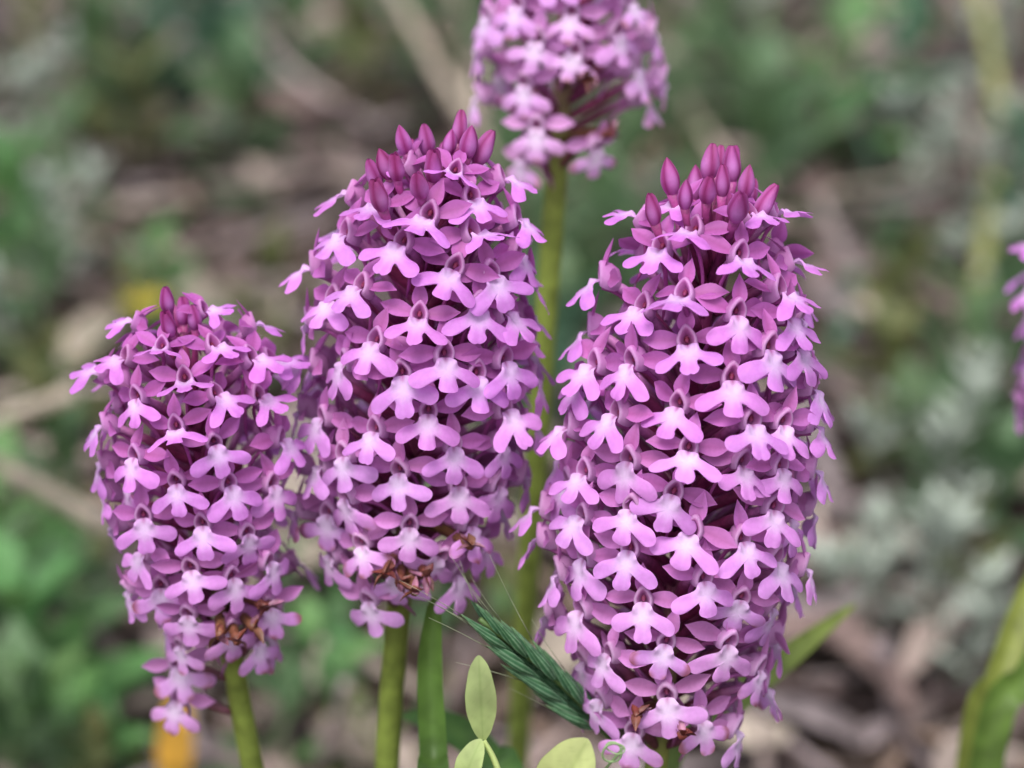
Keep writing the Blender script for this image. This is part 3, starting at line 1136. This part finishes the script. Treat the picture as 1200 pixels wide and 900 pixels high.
tag(lit, 'tangled brown and mauve dry leaves and grass covering the soil', 'leaf litter')

NAMED = [((0.40, 0.32, 0.28), 'pinkish beige dead leaf', 26), ((0.24, 0.17, 0.155), 'dark mauve dead leaf', 16),
         ((0.48, 0.41, 0.33), 'pale straw coloured dead leaf', 12)]
for (c, lab, n) in NAMED:
    for i in range(n):
        p = at_height(q.uniform(-30, 1230), q.uniform(-20, 920), 0.012)
        o, f, cc = dead_leaf(q, q.uniform(0.03, 0.07), q.uniform(0.010, 0.020), c)
        m = Matrix.Rotation(q.uniform(0, 6.28), 4, 'Z') @ Matrix.Rotation(q.gauss(0, .25), 4, 'X')
        d = obj('dead_leaf', mesh('dead_leaf', [m @ v for v in o], f, M_DRY, cc))
        d.location = (p.x, p.y, ground_z(p.x, p.y) + 0.016)
        tag(d, lab, 'dead leaf', 'dead leaves on the litter')
        SAME.append(d)
# the one orange leaf and the yellow flower
p = at_height(205, 872, 0.03)
o, f, cc = dead_leaf(random.Random(3), 0.026, 0.009, (0.55, 0.27, 0.03))
d = obj('dead_leaf', mesh('dead_leaf', [Matrix.Rotation(R(55), 3, 'X') @ v for v in o], f, M_DRY, cc))
d.location = p
tag(d, 'single orange dead leaf sticking up below the shortest orchid', 'dead leaf')
p = at_height(170, 358, 0.045)
root = bpy.data.objects.new('yellow_flower', None)
COL.objects.link(root)
root.location = on_ground(p)
tag(root, 'small yellow flower in the herbs behind the shortest orchid', 'flower')
hh = 0.045 - ground_z(p.x, p.y)
V, F, C = tube([Vector((0, 0, hh * i / 4)) for i in range(5)], [0.0009] * 5, 5, [(0.1, 0.18, 0.04)] * 5)
obj('stem', mesh('stem', V, F, M_STEM, C), root)
GREENS['yellow'] = ((0.42, 0.38, 0.03), (0.55, 0.50, 0.06))
yl = leaf_mesh('yellow', 0.011, 0.006, 5, M_LEAF)
for i in range(7):
    obj('petal', yl, root, Matrix.Translation((0, 0, hh)) @ Matrix.Rotation(i * 0.9, 4, 'Z') @ Matrix.Rotation(R(55), 4, 'X'))

# --- straws and twigs
STRAW, TWIG, MAUVE, GSTEM = (0.60, 0.50, 0.41), (0.30, 0.24, 0.22), (0.40, 0.32, 0.32), (0.34, 0.36, 0.13)
SL = {STRAW: 'pale beige dry straw', TWIG: 'brown bare twig', MAUVE: 'mauve grey dry stalk', GSTEM: 'yellowish green stalk'}


def straw(a, za, b, zb, r, c, where):
    A, B = at_height(a[0], a[1], za), at_height(b[0], b[1], zb)
    mid = (A + B) / 2 + Vector((rnd.uniform(-1, 1), rnd.uniform(-1, 1), rnd.uniform(-.5, .5))) * (A - B).length * 0.05
    pts = path([A, mid, B], 14)
    V, F, C = tube([p - A for p in pts], [r * (1.0 - 0.4 * i / 13) * (1.25 if i % 5 == 2 else 1) for i in range(14)], 6, [c] * 14)
    o = obj('dry_stalk', mesh('dry_stalk', V, F, M_DRY, C))
    o.location = A
    tag(o, SL[c] + ' ' + where, 'stalk', 'dry stalks and twigs')
    return o


straw((-70, 545), 0.02, (85, 462), .075, .0036, STRAW, 'sticking up out of the litter beside the shortest orchid')
straw((130, 622), 0.03, (-60, 512), .075, .0032, STRAW, 'crossing the litter behind the shortest orchid')
straw((655, 285), -0.005, (450, -30), .10, .0040, STRAW, 'slanting up behind the rear orchid stem')
straw((560, 130), 0.0, (525, -40), .05, .0030, STRAW, 'upright beside the rear orchid head')
straw((855, 200), -0.005, (780, 55), .03, .0024, STRAW, 'leaning beside the rear orchid head')
straw((960, 610), -0.005, (1095, 570), .02, .0018, MAUVE, 'lying near the woolly herbs behind the tallest orchid')
straw((870, 830), -0.005, (985, 915), .02, .0018, MAUVE, 'lying below the blade behind the tallest orchid')
straw((440, 150), -0.005, (290, 30), .03, .0030, MAUVE, 'lying above the bare patch of litter')
straw((240, 215), -0.005, (430, 190), .02, .0026, TWIG, 'lying across the bare patch of litter')
straw((260, 290), -0.005, (390, 250), .02, .0028, MAUVE, 'beside the orchid with two stems')
straw((420, 230), -0.005, (310, 300), .02, .0026, TWIG, 'touching the head of the orchid with two stems')
straw((375, 900), -0.005, (405, 800), .03, .0022, MAUVE, 'upright under the orchid with two stems')
straw((1137, 420), -0.005, (1132, -60), .09, .0038, GSTEM, 'standing tall among the woolly herbs')
straw((-40, -30), -0.005, (55, 60), .02, .0030, MAUVE, 'lying by the pale woolly herb in the far corner')
straw((1010, 340), -0.005, (960, 230), .02, .0035, MAUVE, 'lying on bare litter behind the tallest orchid')
for i in range(26):
    a = (q.uniform(-20, 1220), q.uniform(0, 900))
    an = q.uniform(0, 6.28)
    l_ = q.uniform(60, 170)
    o = straw(a, -0.004, (a[0] + l_ * math.cos(an), a[1] + l_ * .6 * math.sin(an)), q.uniform(.005, .03), q.uniform(.0010, .0020),
          q.choice((STRAW, TWIG, MAUVE)), 'in litter')
    SAME.append(o)


# --- low green growth and thin grass mixed through the litter, and on beyond the picture
def cover(name, n, x_of_y, y0, y1, label, cat, q, tall):
    V, F, C = [], [], []
    for i in range(n):
        y = y0 + (y1 - y0) * q.random()
        x = q.uniform(-1, 1) * x_of_y(y)
        dens = noise.noise(Vector((x * 5, y * 4, 9.0)))
        if dens < q.uniform(-0.15, 0.45):
            continue
        z = ground_z(x, y)
        key = q.choice(('green', 'green', 'olive', 'teal', 'bright'))
        c0 = lerp(*GREENS[key], q.random())
        b0 = len(V)
        a = q.uniform(0, 6.28)
        d = Vector((math.cos(a), math.sin(a), 0))
        s_ = Vector((-d.y, d.x, 0))
        if tall:
            L, W, lean = q.uniform(.03, .09), q.uniform(.0015, .003), q.uniform(.1, .8)
        else:
            L, W, lean = q.uniform(.010, .022), q.uniform(.005, .010), q.uniform(.6, 1.6)
        base = Vector((x, y, z + (0 if tall else q.uniform(0, .02))))
        for k, (u, w) in enumerate(((0, .3), (.35, 1), (.7, .8), (1, .05))):
            c = base + d * (L * u * math.sin(lean * (0.4 + .6 * u))) + Vector((0, 0, L * u * math.cos(lean * (0.4 + .6 * u))))
            V.append(c - s_ * W / 2 * w)
            V.append(c + s_ * W / 2 * w)
            C += [c0, c0]
        F += [(b0 + 2 * k, b0 + 2 * k + 1, b0 + 2 * k + 3, b0 + 2 * k + 2) for k in range(3)]
    o = obj(name, mesh(name, V, F, M_LEAF, C))
    o['kind'] = 'stuff'
    tag(o, label, cat)


q = random.Random(31)
cover('ground_cover', 5500, lambda y: 0.4 + 0.35 * y, 0.15, 2.8, 'small mixed green leaves growing through the litter', 'ground cover', q, False)
cover('grass', 2200, lambda y: 0.4 + 0.35 * y, 0.45, 2.8, 'thin scattered grass blades in the litter', 'grass', q, True)
cover('ground_cover', 16000, lambda y: 2.6, 2.6, 7.0, 'low green growth further back beyond the herbs', 'ground cover', q, True)

# ------------------------------------------------------------------ labels of look-alikes: by what they grow or lie beside
LAND = [('the yellow flower', at_height(170, 358, 0)), ('the orange dead leaf', at_height(205, 872, 0)),
        ('the tall yellowish green stalk', at_height(1137, 420, 0)), ('the clump of broad blades', on_ground(P(1090, 1190, 0.42))),
        ('the beige straw behind rear orchid', at_height(655, 285, 0)), ('the straw leaning by rear orchid', at_height(855, 200, 0)),
        ('the straw beside the shortest orchid', at_height(-60, 535, 0)), ('the twig across the bare litter', at_height(335, 200, 0)),
        ('the stem of the rear orchid', Vector((0.0, 0.115, 0))), ('the mauve stalk near woolly herbs', at_height(960, 610, 0))]
ORD = ['nearest to', 'second nearest to', 'third nearest to', 'fourth nearest to', 'fifth nearest to', 'sixth nearest to',
       'seventh nearest to', 'eighth nearest to']
sets = {}
for o in SAME:
    best = min(LAND, key=lambda l_: (Vector((o.location.x, o.location.y, 0)) - Vector((l_[1].x, l_[1].y, 0))).length)
    dd = (Vector((o.location.x, o.location.y, 0)) - Vector((best[1].x, best[1].y, 0))).length
    sets.setdefault((o['label'], best[0]), []).append((dd, o))
for (lab, name), it in sets.items():
    it.sort(key=lambda t_: t_[0])
    for i, (dd, o) in enumerate(it):
        o['label'] = lab + ', ' + ORD[min(i, 7)] + ' ' + name
